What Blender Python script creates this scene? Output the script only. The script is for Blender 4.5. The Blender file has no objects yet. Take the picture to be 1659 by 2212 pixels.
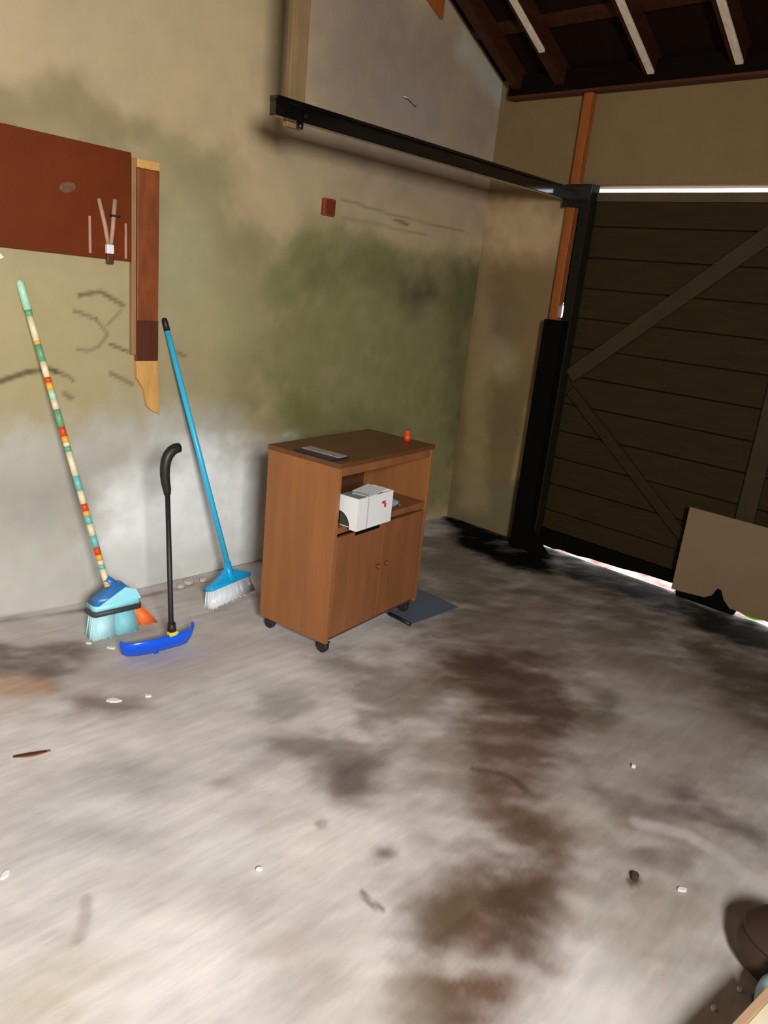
import bpy, bmesh, math, random
import numpy as np
from mathutils import Vector, Matrix

random.seed(7)
S = bpy.context.scene
COL = S.collection

# ---------------------------------------------------------------- camera
cam_data = bpy.data.cameras.new('camera')
cam = bpy.data.objects.new('camera', cam_data)
COL.objects.link(cam)
right = Vector((0.689076, -0.717963, 0.098504))
up = Vector((0.146318, 0.270963, 0.951404))
fwd = Vector((0.709764, 0.641177, -0.291765))
M = Matrix((right, up, -fwd)).transposed().to_4x4()
M.translation = Vector((-3.99879, -3.024272, 1.5))
cam.matrix_world = M
cam_data.sensor_width = 36.0
cam_data.lens = 1619.227 / 2212 * 36.0
cam_data.clip_start = 0.05
S.camera = cam

# ---------------------------------------------------------------- world, sun, daylight through the open side window
world = bpy.data.worlds.new('sky')
S.world = world
world.use_nodes = True
wn = world.node_tree
bg = wn.nodes['Background']
bg.inputs['Color'].default_value = (0.80, 0.90, 1.0, 1)
bg.inputs['Strength'].default_value = 4.6

def sun(name, energy, direction, angle=1.0):
    l = bpy.data.lights.new(name, 'SUN'); l.energy = energy; l.angle = math.radians(angle)
    o = bpy.data.objects.new(name, l); COL.objects.link(o)
    o.rotation_euler = Vector(direction).to_track_quat('-Z', 'Y').to_euler()
    return o
sun('sun', 4.0, (-0.45, -0.45, -0.8))

def area(name, loc, direction, sx, sy, power, color):
    l = bpy.data.lights.new(name, 'AREA'); l.shape = 'RECTANGLE'; l.size = sx; l.size_y = sy
    l.energy = power; l.color = color
    o = bpy.data.objects.new(name, l); COL.objects.link(o)
    o.location = loc
    o.rotation_euler = Vector(direction).to_track_quat('-Z', 'Z').to_euler()
    return o
area('daylight_side_window', (-4.3, -4.08, 1.9), (0, 1, -0.32), 0.7, 0.5, 200, (1.0, 0.985, 0.96))

S.view_settings.view_transform = 'Standard'
S.view_settings.look = 'None'
S.view_settings.gamma = 1.0
S.view_settings.use_curve_mapping = False
S.view_settings.exposure = 0.0

# ---------------------------------------------------------------- helpers
def lin(c):
    return tuple((v / 255 / 12.92) if v / 255 <= 0.04045 else ((v / 255 + 0.055) / 1.055) ** 2.4 for v in c)

def mat(name, rgb, rough=0.6, metal=0.0, var=0.12, scale=8.0, bump=0.0, bscale=60.0, stretch=(1, 1, 1), spec=0.5, coat=0.0, dark=None, attr=None, trans=0.0, rot=0.0):
    m = bpy.data.materials.new(name); m.use_nodes = True
    nt = m.node_tree; N = nt.nodes; L = nt.links
    b = N['Principled BSDF']
    b.inputs['Roughness'].default_value = rough
    b.inputs['Metallic'].default_value = metal
    b.inputs['Specular IOR Level'].default_value = spec
    b.inputs['Coat Weight'].default_value = coat
    b.inputs['Transmission Weight'].default_value = trans
    tc = N.new('ShaderNodeTexCoord'); mp = N.new('ShaderNodeMapping')
    mp.inputs['Scale'].default_value = stretch; mp.inputs['Rotation'].default_value = (0, 0, rot)
    L.new(tc.outputs['Object'], mp.inputs['Vector'])
    nz = N.new('ShaderNodeTexNoise'); nz.inputs['Scale'].default_value = scale
    nz.inputs['Detail'].default_value = 5.0; nz.inputs['Roughness'].default_value = 0.6
    L.new(mp.outputs['Vector'], nz.inputs['Vector'])
    cr = N.new('ShaderNodeValToRGB')
    cr.color_ramp.elements[0].position = 0.3; cr.color_ramp.elements[1].position = 0.7
    base = lin(rgb)
    lo = lin(dark) if dark else tuple(v * (1 - var) for v in base)
    hi = tuple(min(1, v * (1 + var)) for v in base) if not dark else base
    if attr:
        lo = (1 - var,) * 3; hi = (1 + var,) * 3
    cr.color_ramp.elements[0].color = (*lo, 1); cr.color_ramp.elements[1].color = (*hi, 1)
    L.new(nz.outputs['Fac'], cr.inputs['Fac'])
    if attr:
        at = N.new('ShaderNodeAttribute'); at.attribute_name = attr
        mx = N.new('ShaderNodeMix'); mx.data_type = 'RGBA'; mx.blend_type = 'MULTIPLY'
        mx.inputs['Factor'].default_value = 1.0
        L.new(at.outputs['Color'], mx.inputs['A']); L.new(cr.outputs['Color'], mx.inputs['B'])
        L.new(mx.outputs['Result'], b.inputs['Base Color'])
    else:
        L.new(cr.outputs['Color'], b.inputs['Base Color'])
    if bump > 0:
        n2 = N.new('ShaderNodeTexNoise'); n2.inputs['Scale'].default_value = bscale; n2.inputs['Detail'].default_value = 3
        L.new(mp.outputs['Vector'], n2.inputs['Vector'])
        bp = N.new('ShaderNodeBump'); bp.inputs['Strength'].default_value = bump; bp.inputs['Distance'].default_value = 0.01
        L.new(n2.outputs['Fac'], bp.inputs['Height']); L.new(bp.outputs['Normal'], b.inputs['Normal'])
    return m

class MB:
    """collects shapes into one mesh"""
    def __init__(self): self.bm = bmesh.new(); self.mi = 0
    def box(self, a, b, bevel=0.0, mi=0, xf=None):
        lo = [min(a[i], b[i]) for i in range(3)]; hi = [max(a[i], b[i]) for i in range(3)]
        vs = [self.bm.verts.new((x, y, z)) for x in (lo[0], hi[0]) for y in (lo[1], hi[1]) for z in (lo[2], hi[2])]
        idx = ((0, 1, 3, 2), (4, 6, 7, 5), (0, 4, 5, 1), (2, 3, 7, 6), (0, 2, 6, 4), (1, 5, 7, 3))
        fs = [self.bm.faces.new([vs[i] for i in f]) for f in idx]
        for f in fs: f.material_index = mi
        if xf:
            for v in vs: v.co = xf @ v.co
        if bevel > 0:
            es = list({e for f in fs for e in f.edges})
            bmesh.ops.bevel(self.bm, geom=es, offset=bevel, segments=2, affect='EDGES', profile=0.5)
        return self
    def rings(self, rings, cap=True, mi=0, closed=True):
        rr = [[self.bm.verts.new(p) for p in r] for r in rings]
        n = len(rings[0])
        for a, b in zip(rr[:-1], rr[1:]):
            for i in range(n if closed else n - 1):
                j = (i + 1) % n
                f = self.bm.faces.new((a[i], a[j], b[j], b[i])); f.material_index = mi; f.smooth = True
        if cap and closed:
            f = self.bm.faces.new(rr[0][::-1]); f.material_index = mi
            f = self.bm.faces.new(rr[-1]); f.material_index = mi
        return self
    def tube(self, path, radii, n=14, mi=0, flat=1.0, updir=None):
        path = [Vector(p) for p in path]
        if not hasattr(radii, '__len__'): radii = [radii] * len(path)
        rings = []
        for i, p in enumerate(path):
            t = (path[min(i + 1, len(path) - 1)] - path[max(i - 1, 0)]).normalized()
            ref = Vector(updir) if updir else (Vector((0, 0, 1)) if abs(t.z) < 0.9 else Vector((0, 1, 0)))
            u = t.cross(ref).normalized(); v = u.cross(t).normalized()
            r = radii[i]
            rings.append([p + u * (r * math.cos(2 * math.pi * k / n)) + v * (r * flat * math.sin(2 * math.pi * k / n)) for k in range(n)])
        return self.rings(rings, mi=mi)
    def prism(self, pts, d, mi=0, bevel=0.0):
        """polygon pts (3D) extruded by vector d"""
        d = Vector(d)
        a = [self.bm.verts.new(p) for p in pts]; b = [self.bm.verts.new(Vector(p) + d) for p in pts]
        fs = [self.bm.faces.new(a[::-1]), self.bm.faces.new(b)]
        n = len(pts)
        for i in range(n):
            j = (i + 1) % n
            fs.append(self.bm.faces.new((a[i], a[j], b[j], b[i])))
        for f in fs: f.material_index = mi
        if bevel > 0:
            es = list({e for f in fs for e in f.edges})
            bmesh.ops.bevel(self.bm, geom=es, offset=bevel, segments=2, affect='EDGES', profile=0.5)
        return self

ORG = {}
def obj(name, mb, mats, parent=None, local=False, smooth=False):
    """links the collected shapes as ONE mesh object; world coordinates unless local"""
    bm = mb.bm
    bmesh.ops.recalc_face_normals(bm, faces=bm.faces)
    me = bpy.data.meshes.new(name)
    if parent is not None and not local:
        bmesh.ops.transform(bm, matrix=ORG[parent.name].inverted(), verts=bm.verts)
    bm.to_mesh(me); bm.free()
    if smooth:
        for p in me.polygons: p.use_smooth = True
    for m in (mats if isinstance(mats, (list, tuple)) else [mats]): me.materials.append(m)
    o = bpy.data.objects.new(name, me); COL.objects.link(o)
    if parent is not None:
        o.parent = parent
        ORG[o.name] = ORG[parent.name]
    else:
        ORG[o.name] = Matrix.Identity(4)
    return o

def thing(name, label, cat, loc=(0, 0, 0), rz=0.0, group=None):
    o = bpy.data.objects.new(name, None); COL.objects.link(o)
    o.empty_display_size = 0.1
    o.location = loc; o.rotation_euler = (0, 0, rz)
    ORG[o.name] = Matrix.Translation(loc) @ Matrix.Rotation(rz, 4, 'Z')
    o['label'] = label; o['category'] = cat
    if group: o['group'] = group
    return o

def tag(o, label, cat, group=None):
    o['label'] = label; o['category'] = cat
    if group: o['group'] = group
    return o

def recentre(o):
    """puts a top-level mesh's origin at its own base"""
    me = o.data
    c = sum((v.co for v in me.vertices), Vector()) / len(me.vertices)
    c.z = min(v.co.z for v in me.vertices)
    me.transform(Matrix.Translation(-c)); o.location = c
    return o

def struct(name, mb, m, parent=None):
    o = obj(name, mb, m, parent)
    if parent is None: o['kind'] = 'structure'
    return o

# ---- weathered surfaces: patches of damp, mould, dirt, oil and some painted floor shade with a shape of their own, laid on a fine grid
def vnoise(x, y, seed):
    r = np.random.RandomState(seed).rand(256, 256)
    xi = np.floor(x).astype(int); yi = np.floor(y).astype(int)
    fx = x - xi; fy = y - yi
    fx = fx * fx * (3 - 2 * fx); fy = fy * fy * (3 - 2 * fy)
    g = lambda i, j: r[(xi + i) % 256, (yi + j) % 256]
    return (g(0, 0) * (1 - fx) + g(1, 0) * fx) * (1 - fy) + (g(0, 1) * (1 - fx) + g(1, 1) * fx) * fy
def fbm(x, y, s, seed, octs=4):
    v = 0; a = 0.5; tot = 0
    for o in range(octs):
        v = v + a * vnoise(x * s * 2 ** o + 17.3 * o, y * s * 2 ** o + 9.1 * o, seed + o); tot += a; a *= 0.55
    return v / tot - 0.5

def stains(x, y, base, layers, seed, rag=0.35):
    """x, y arrays of surface coordinates (metres); returns linear colours"""
    c = base.copy()
    w1 = fbm(x, y, 5.0, seed)
    w2 = fbm(x, y, 16.0, seed + 31) if rag < .5 else fbm((x * .69 - y * .72) * .42, x * .72 + y * .69, 15.0, seed + 31)   # trowelled concrete: dirt lies in strokes
    for n, (kind, pts, soft, namp, col, alpha) in enumerate(layers):
        soft = soft * 1.35
        P = np.array(pts)
        d2 = np.full(x.shape, 1e9); inside = np.zeros(x.shape, bool)
        m = len(P)
        for i in range(m if kind == 'poly' else m - 1):
            a = P[i]; b = P[(i + 1) % m]
            ex, ey = b - a; L2 = ex * ex + ey * ey + 1e-12
            t = np.clip(((x - a[0]) * ex + (y - a[1]) * ey) / L2, 0, 1)
            d2 = np.minimum(d2, (x - a[0] - t * ex) ** 2 + (y - a[1] - t * ey) ** 2)
            if kind == 'poly':
                cr = ((a[1] > y) != (b[1] > y)) & (x < (b[0] - a[0]) * (y - a[1]) / (b[1] - a[1] + 1e-12) + a[0])
                inside ^= cr
        d = np.sqrt(d2)
        nz = (w1 * 1.7 + w2 * rag) * namp * 1.5
        if kind == 'poly':
            sd = np.where(inside, d, -d) + nz
            k = np.clip((sd + soft) / (2 * soft), 0, 1)
        else:
            k = np.clip(1.4 - (d + np.abs(nz) * 0.12) / soft, 0, 1)
        k = k * k * (3 - 2 * k) * alpha
        k = k * np.clip(0.95 + (rag + .1) * w2 + 0.3 * w1, 0.3, 1.1)
        k = np.clip(k, 0, 1)[..., None]
        c = c * (1 - k) + np.array(lin(col)) * k
    return c

def grid_surface(name, u0, u1, v0, v1, step, to3, base, layers, seed, extra, rgh, keep=None, relief=0.0, extra_col=None):
    """a fine painted grid joined with the solid body behind it"""
    nu = int((u1 - u0) / step) + 1; nv = int((v1 - v0) / step) + 1
    U, V = np.meshgrid(np.linspace(u0, u1, nu), np.linspace(v0, v1, nv), indexing='ij')
    bs = np.empty(U.shape + (3,)); bs[:] = base(U, V)
    C = stains(U, V, bs, layers, seed, 0.9 if name == 'floor' else 0.35)
    h = relief * fbm(U, V, 3.0, seed + 77)
    co = to3(U, V, h).reshape(-1, 3)
    idx = np.arange(nu * nv).reshape(nu, nv)
    q = np.stack([idx[:-1, :-1], idx[1:, :-1], idx[1:, 1:], idx[:-1, 1:]], -1)
    if keep is not None:
        uc = (U[:-1, :-1] + U[1:, 1:]) / 2; vc = (V[:-1, :-1] + V[1:, 1:]) / 2
        q = q[keep(uc, vc)]
    q = q.reshape(-1, 4)
    bm = extra.bm
    bmesh.ops.recalc_face_normals(bm, faces=bm.faces)
    tmp = bpy.data.meshes.new('tmp'); bm.to_mesh(tmp); bm.free()
    ev = np.array([v.co[:] for v in tmp.vertices]).reshape(-1, 3)
    ef = [[i + len(co) for i in p.vertices] for p in tmp.polygons]
    bpy.data.meshes.remove(tmp)
    allco = np.concatenate([co, ev]) if len(ev) else co
    me = bpy.data.meshes.new(name)
    nl = len(q) * 4 + sum(len(f) for f in ef)
    me.vertices.add(len(allco)); me.vertices.foreach_set('co', allco.astype(np.float32).ravel())
    me.loops.add(nl); me.polygons.add(len(q) + len(ef))
    li = np.concatenate([q.ravel(), np.array([i for f in ef for i in f], int)]) if ef else q.ravel()
    me.loops.foreach_set('vertex_index', li.astype(np.int32))
    ls = np.concatenate([np.arange(len(q)) * 4, len(q) * 4 + np.cumsum([0] + [len(f) for f in ef])[:-1]]) if ef else np.arange(len(q)) * 4
    me.polygons.foreach_set('loop_start', ls.astype(np.int32))
    me.update(calc_edges=True); me.validate()
    at = me.color_attributes.new('weathering', 'FLOAT_COLOR', 'POINT')
    ec = np.array([lin(extra_col)] * len(ev)).reshape(-1, 3) if len(ev) else np.zeros((0, 3))
    cc = np.concatenate([C.reshape(-1, 3), ec]); cc = np.concatenate([cc, np.ones((len(cc), 1))], 1)
    at.data.foreach_set('color', cc.astype(np.float32).ravel())
    me.materials.append(rgh)
    o = bpy.data.objects.new(name, me); COL.objects.link(o)
    ORG[o.name] = Matrix.Identity(4)
    o['kind'] = 'structure'
    return o

# stain and shade outlines in metres on each surface: kind, outline, softness, raggedness, colour, strength
WALL_STAINS = [
 ('poly',[(-1.81, 3.07), (-0.7, 2.91), (-0.4, 2.78), (0.09, 2.62), (-0.03, 1.91), (-1.01, 1.93), (-1.58, 2.03), (-1.56, 2.47)],0.22,0.1,(150, 132, 118),0.8),
 ('poly',[(-1.08, 2.88), (-0.49, 2.84), (-0.63, 2.5), (-1.06, 2.31), (-1.28, 2.51)],0.2,0.08,(140, 122, 106),0.6),
 ('poly',[(-0.99, 2.48), (-0.74, 2.51), (-0.49, 2.39), (-0.7, 2.26), (-0.93, 2.3)],0.1,0.06,(150, 140, 130),0.6),
 ('poly',[(-2.95, 1.95), (-2.86, 2.01), (-2.77, 1.99), (-2.68, 2.1), (-2.59, 2.12), (-2.49, 2.08), (-2.41, 2.03), (-2.25, 2.02), (-2.17, 1.98), (-1.96, 2.0), (-1.9, 1.9), (-1.88, 1.69), (-1.72, 1.68), (-1.58, 1.64), (-1.44, 1.7), (-1.26, 1.74), (-1.05, 1.7), (-0.76, 1.68), (-0.35, 1.7), (0.03, 1.64), (0.27, 0.35), (-1.65, 0.52), (-3.05, 0.69)],0.035,0.06,(155, 144, 108),0.75),
 ('poly',[(-2.95, 1.95), (-2.86, 2.01), (-2.77, 1.99), (-2.68, 2.1), (-2.59, 2.12), (-2.49, 2.08), (-2.41, 2.03), (-2.27, 1.98), (-2.37, 1.89), (-2.86, 1.9), (-2.95, 1.89)],0.05,0.05,(138, 120, 88),0.7),
 ('poly',[(-2.29, 2.01), (-2.17, 1.98), (-1.96, 2.0), (-1.9, 1.9), (-1.86, 1.69), (-1.72, 1.68), (-1.58, 1.64), (-1.61, 1.25), (-1.66, 0.79), (-1.89, 0.8), (-1.94, 1.52), (-2.12, 1.75), (-2.25, 1.75)],0.1,0.1,(136, 126, 90),0.7),
 ('poly',[(-2.15, 1.68), (-2.02, 1.75), (-1.97, 1.56), (-2.03, 1.32), (-2.2, 1.35), (-2.23, 1.57)],0.09,0.06,(158, 156, 122),0.6),
 ('poly',[(-2.04, 1.36), (-1.76, 1.42), (-1.69, 1.2), (-1.85, 1.07), (-2.03, 1.15)],0.12,0.06,(160, 158, 112),0.6),
 ('poly',[(-3.01, 1.46), (-2.37, 1.47), (-2.35, 0.97), (-2.64, 0.84), (-3.04, 0.9)],0.1,0.06,(176, 162, 120),0.6),
 ('poly',[(-1.6, 1.6), (-1.44, 1.7), (-1.26, 1.74), (-1.05, 1.7), (-0.76, 1.68), (-0.35, 1.7), (0.03, 1.64), (0.56, -0.15), (-0.14, 0.06), (-1.19, 0.5), (-1.6, 0.69), (-1.68, 1.02), (-1.62, 1.42)],0.09,0.09,(124, 122, 76),0.8),
 ('poly',[(-1.49, 1.56), (-1.12, 1.68), (-0.76, 1.65), (-0.35, 1.67), (0.03, 1.61), (0.06, 1.3), (-0.54, 1.31), (-1.09, 1.46), (-1.44, 1.39)],0.08,0.07,(104, 100, 66),0.6),
 ('poly',[(-0.7, 1.53), (-0.46, 1.55), (-0.3, 1.43), (-0.55, 1.36), (-0.72, 1.43)],0.06,0.05,(78, 68, 56),0.75),
 ('poly',[(-0.26, 1.67), (0.05, 1.67), (0.46, -0.13), (0.12, -0.08), (-0.24, 1.12)],0.1,0.06,(86, 84, 48),0.6),
 ('poly',[(-0.7, 1.3), (-0.28, 1.32), (-0.29, 1.12), (-0.59, 1.09)],0.12,0.06,(130, 126, 92),0.5),
 ('poly',[(-1.43, 0.85), (-0.61, 0.73), (-0.41, 0.54), (-1.47, 0.65)],0.1,0.05,(100, 100, 56),0.6),
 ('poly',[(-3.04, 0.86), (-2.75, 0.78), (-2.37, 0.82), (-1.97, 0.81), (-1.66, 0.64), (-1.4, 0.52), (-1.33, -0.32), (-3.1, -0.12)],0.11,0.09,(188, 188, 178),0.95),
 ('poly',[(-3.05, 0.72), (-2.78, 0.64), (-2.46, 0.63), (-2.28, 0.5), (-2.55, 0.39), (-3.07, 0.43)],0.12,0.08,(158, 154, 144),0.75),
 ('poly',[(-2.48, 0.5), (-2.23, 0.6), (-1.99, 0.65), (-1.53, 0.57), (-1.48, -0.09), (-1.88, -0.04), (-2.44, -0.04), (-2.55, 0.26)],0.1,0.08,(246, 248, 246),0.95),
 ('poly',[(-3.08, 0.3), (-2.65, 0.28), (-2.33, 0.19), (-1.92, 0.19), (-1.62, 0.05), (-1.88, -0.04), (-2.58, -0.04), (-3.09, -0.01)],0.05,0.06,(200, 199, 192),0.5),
 ('line',[(-3.06, 0.02), (-2.58, -0.03), (-1.88, -0.04), (-1.61, -0.04)],0.012,0.02,(120, 104, 94),0.6),
 ('line',[(-2.59, 1.33), (-2.5, 1.35), (-2.4, 1.3)],0.007,0.012,(78, 66, 44),0.75),
 ('line',[(-2.61, 1.27), (-2.52, 1.24)],0.006,0.01,(84, 72, 48),0.65),
 ('line',[(-2.52, 1.24), (-2.47, 1.18), (-2.51, 1.13), (-2.56, 1.11), (-2.6, 1.12)],0.006,0.01,(100, 88, 60),0.55),
 ('line',[(-2.41, 1.28), (-2.47, 1.22)],0.005,0.01,(100, 88, 60),0.5),
 ('line',[(-2.46, 1.14), (-2.38, 1.11)],0.006,0.01,(78, 66, 44),0.7),
 ('line',[(-2.92, 0.99), (-2.86, 1.01), (-2.8, 1.03), (-2.72, 1.04), (-2.69, 1.03)],0.009,0.016,(74, 64, 42),0.8),
 ('line',[(-2.72, 1.04), (-2.64, 1.01), (-2.62, 0.99)],0.006,0.01,(84, 72, 48),0.7),
 ('line',[(-2.66, 0.94), (-2.63, 0.92)],0.008,0.01,(84, 76, 50),0.6),
 ('line',[(-2.46, 1.02), (-2.36, 0.97)],0.008,0.016,(100, 86, 54),0.6),
 ('line',[(-2.15, 1.11), (-2.1, 1.09)],0.006,0.01,(90, 84, 52),0.6),
 ('line',[(-1.22, 1.88), (-0.78, 1.85), (-0.2, 1.84)],0.005,0.01,(104, 98, 66),0.5),
 ('line',[(-0.82, 1.83), (-0.7, 1.82)],0.006,0.008,(66, 60, 36),0.7),
 ('line',[(-1.2, 1.79), (-0.89, 1.79), (-0.54, 1.78)],0.005,0.01,(104, 98, 66),0.45),
 ('poly',[(-0.41, 2.84), (0.17, 2.68), (0.02, 2.58), (-0.45, 2.74)],0.04,0.05,(176, 180, 168),0.7),
]
DOORWALL_STAINS = [
 ('poly',[(0.04, 2.02), (-0.29, 2.05), (-0.59, 1.95), (-0.61, 1.73), (-0.01, 1.7)],0.1,0.05,(196, 168, 130),0.8),
 ('poly',[(-0.41, 1.37), (-0.41, 1.3), (-0.38, 1.23), (-0.33, 1.19), (-0.27, 1.18), (-0.2, 1.21), (-0.15, 1.27), (-0.12, 1.34), (-0.12, 1.42), (-0.15, 1.48), (-0.21, 1.52), (-0.27, 1.52), (-0.33, 1.49), (-0.38, 1.44)],0.04,0.04,(122, 102, 76),0.6),
 ('poly',[(-0.4, 1.12), (-0.39, 1.07), (-0.37, 1.02), (-0.32, 0.99), (-0.27, 0.99), (-0.22, 1.0), (-0.17, 1.04), (-0.15, 1.08), (-0.16, 1.13), (-0.19, 1.18), (-0.23, 1.21), (-0.29, 1.21), (-0.34, 1.2), (-0.38, 1.16)],0.06,0.03,(170, 152, 122),0.6),
 ('poly',[(-0.15, 0.88), (-0.53, 0.97), (-0.56, 0.63), (-0.15, 0.41)],0.08,0.05,(110, 94, 62),0.6),
 ('poly',[(-0.52, 1.02), (-0.63, 1.04), (-0.59, 0.45), (-0.48, 0.37)],0.03,0.03,(190, 168, 120),0.6),
 ('poly',[(-0.09, 0.3), (-0.54, 0.35), (-0.59, 0.02), (0.02, 0.0)],0.05,0.04,(112, 112, 82),0.7),
 ('poly',[(0.02, 1.7), (-0.08, 1.7), (-0.32, 0.13), (-0.09, 0.07)],0.05,0.04,(158, 138, 100),0.7),
]
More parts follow.
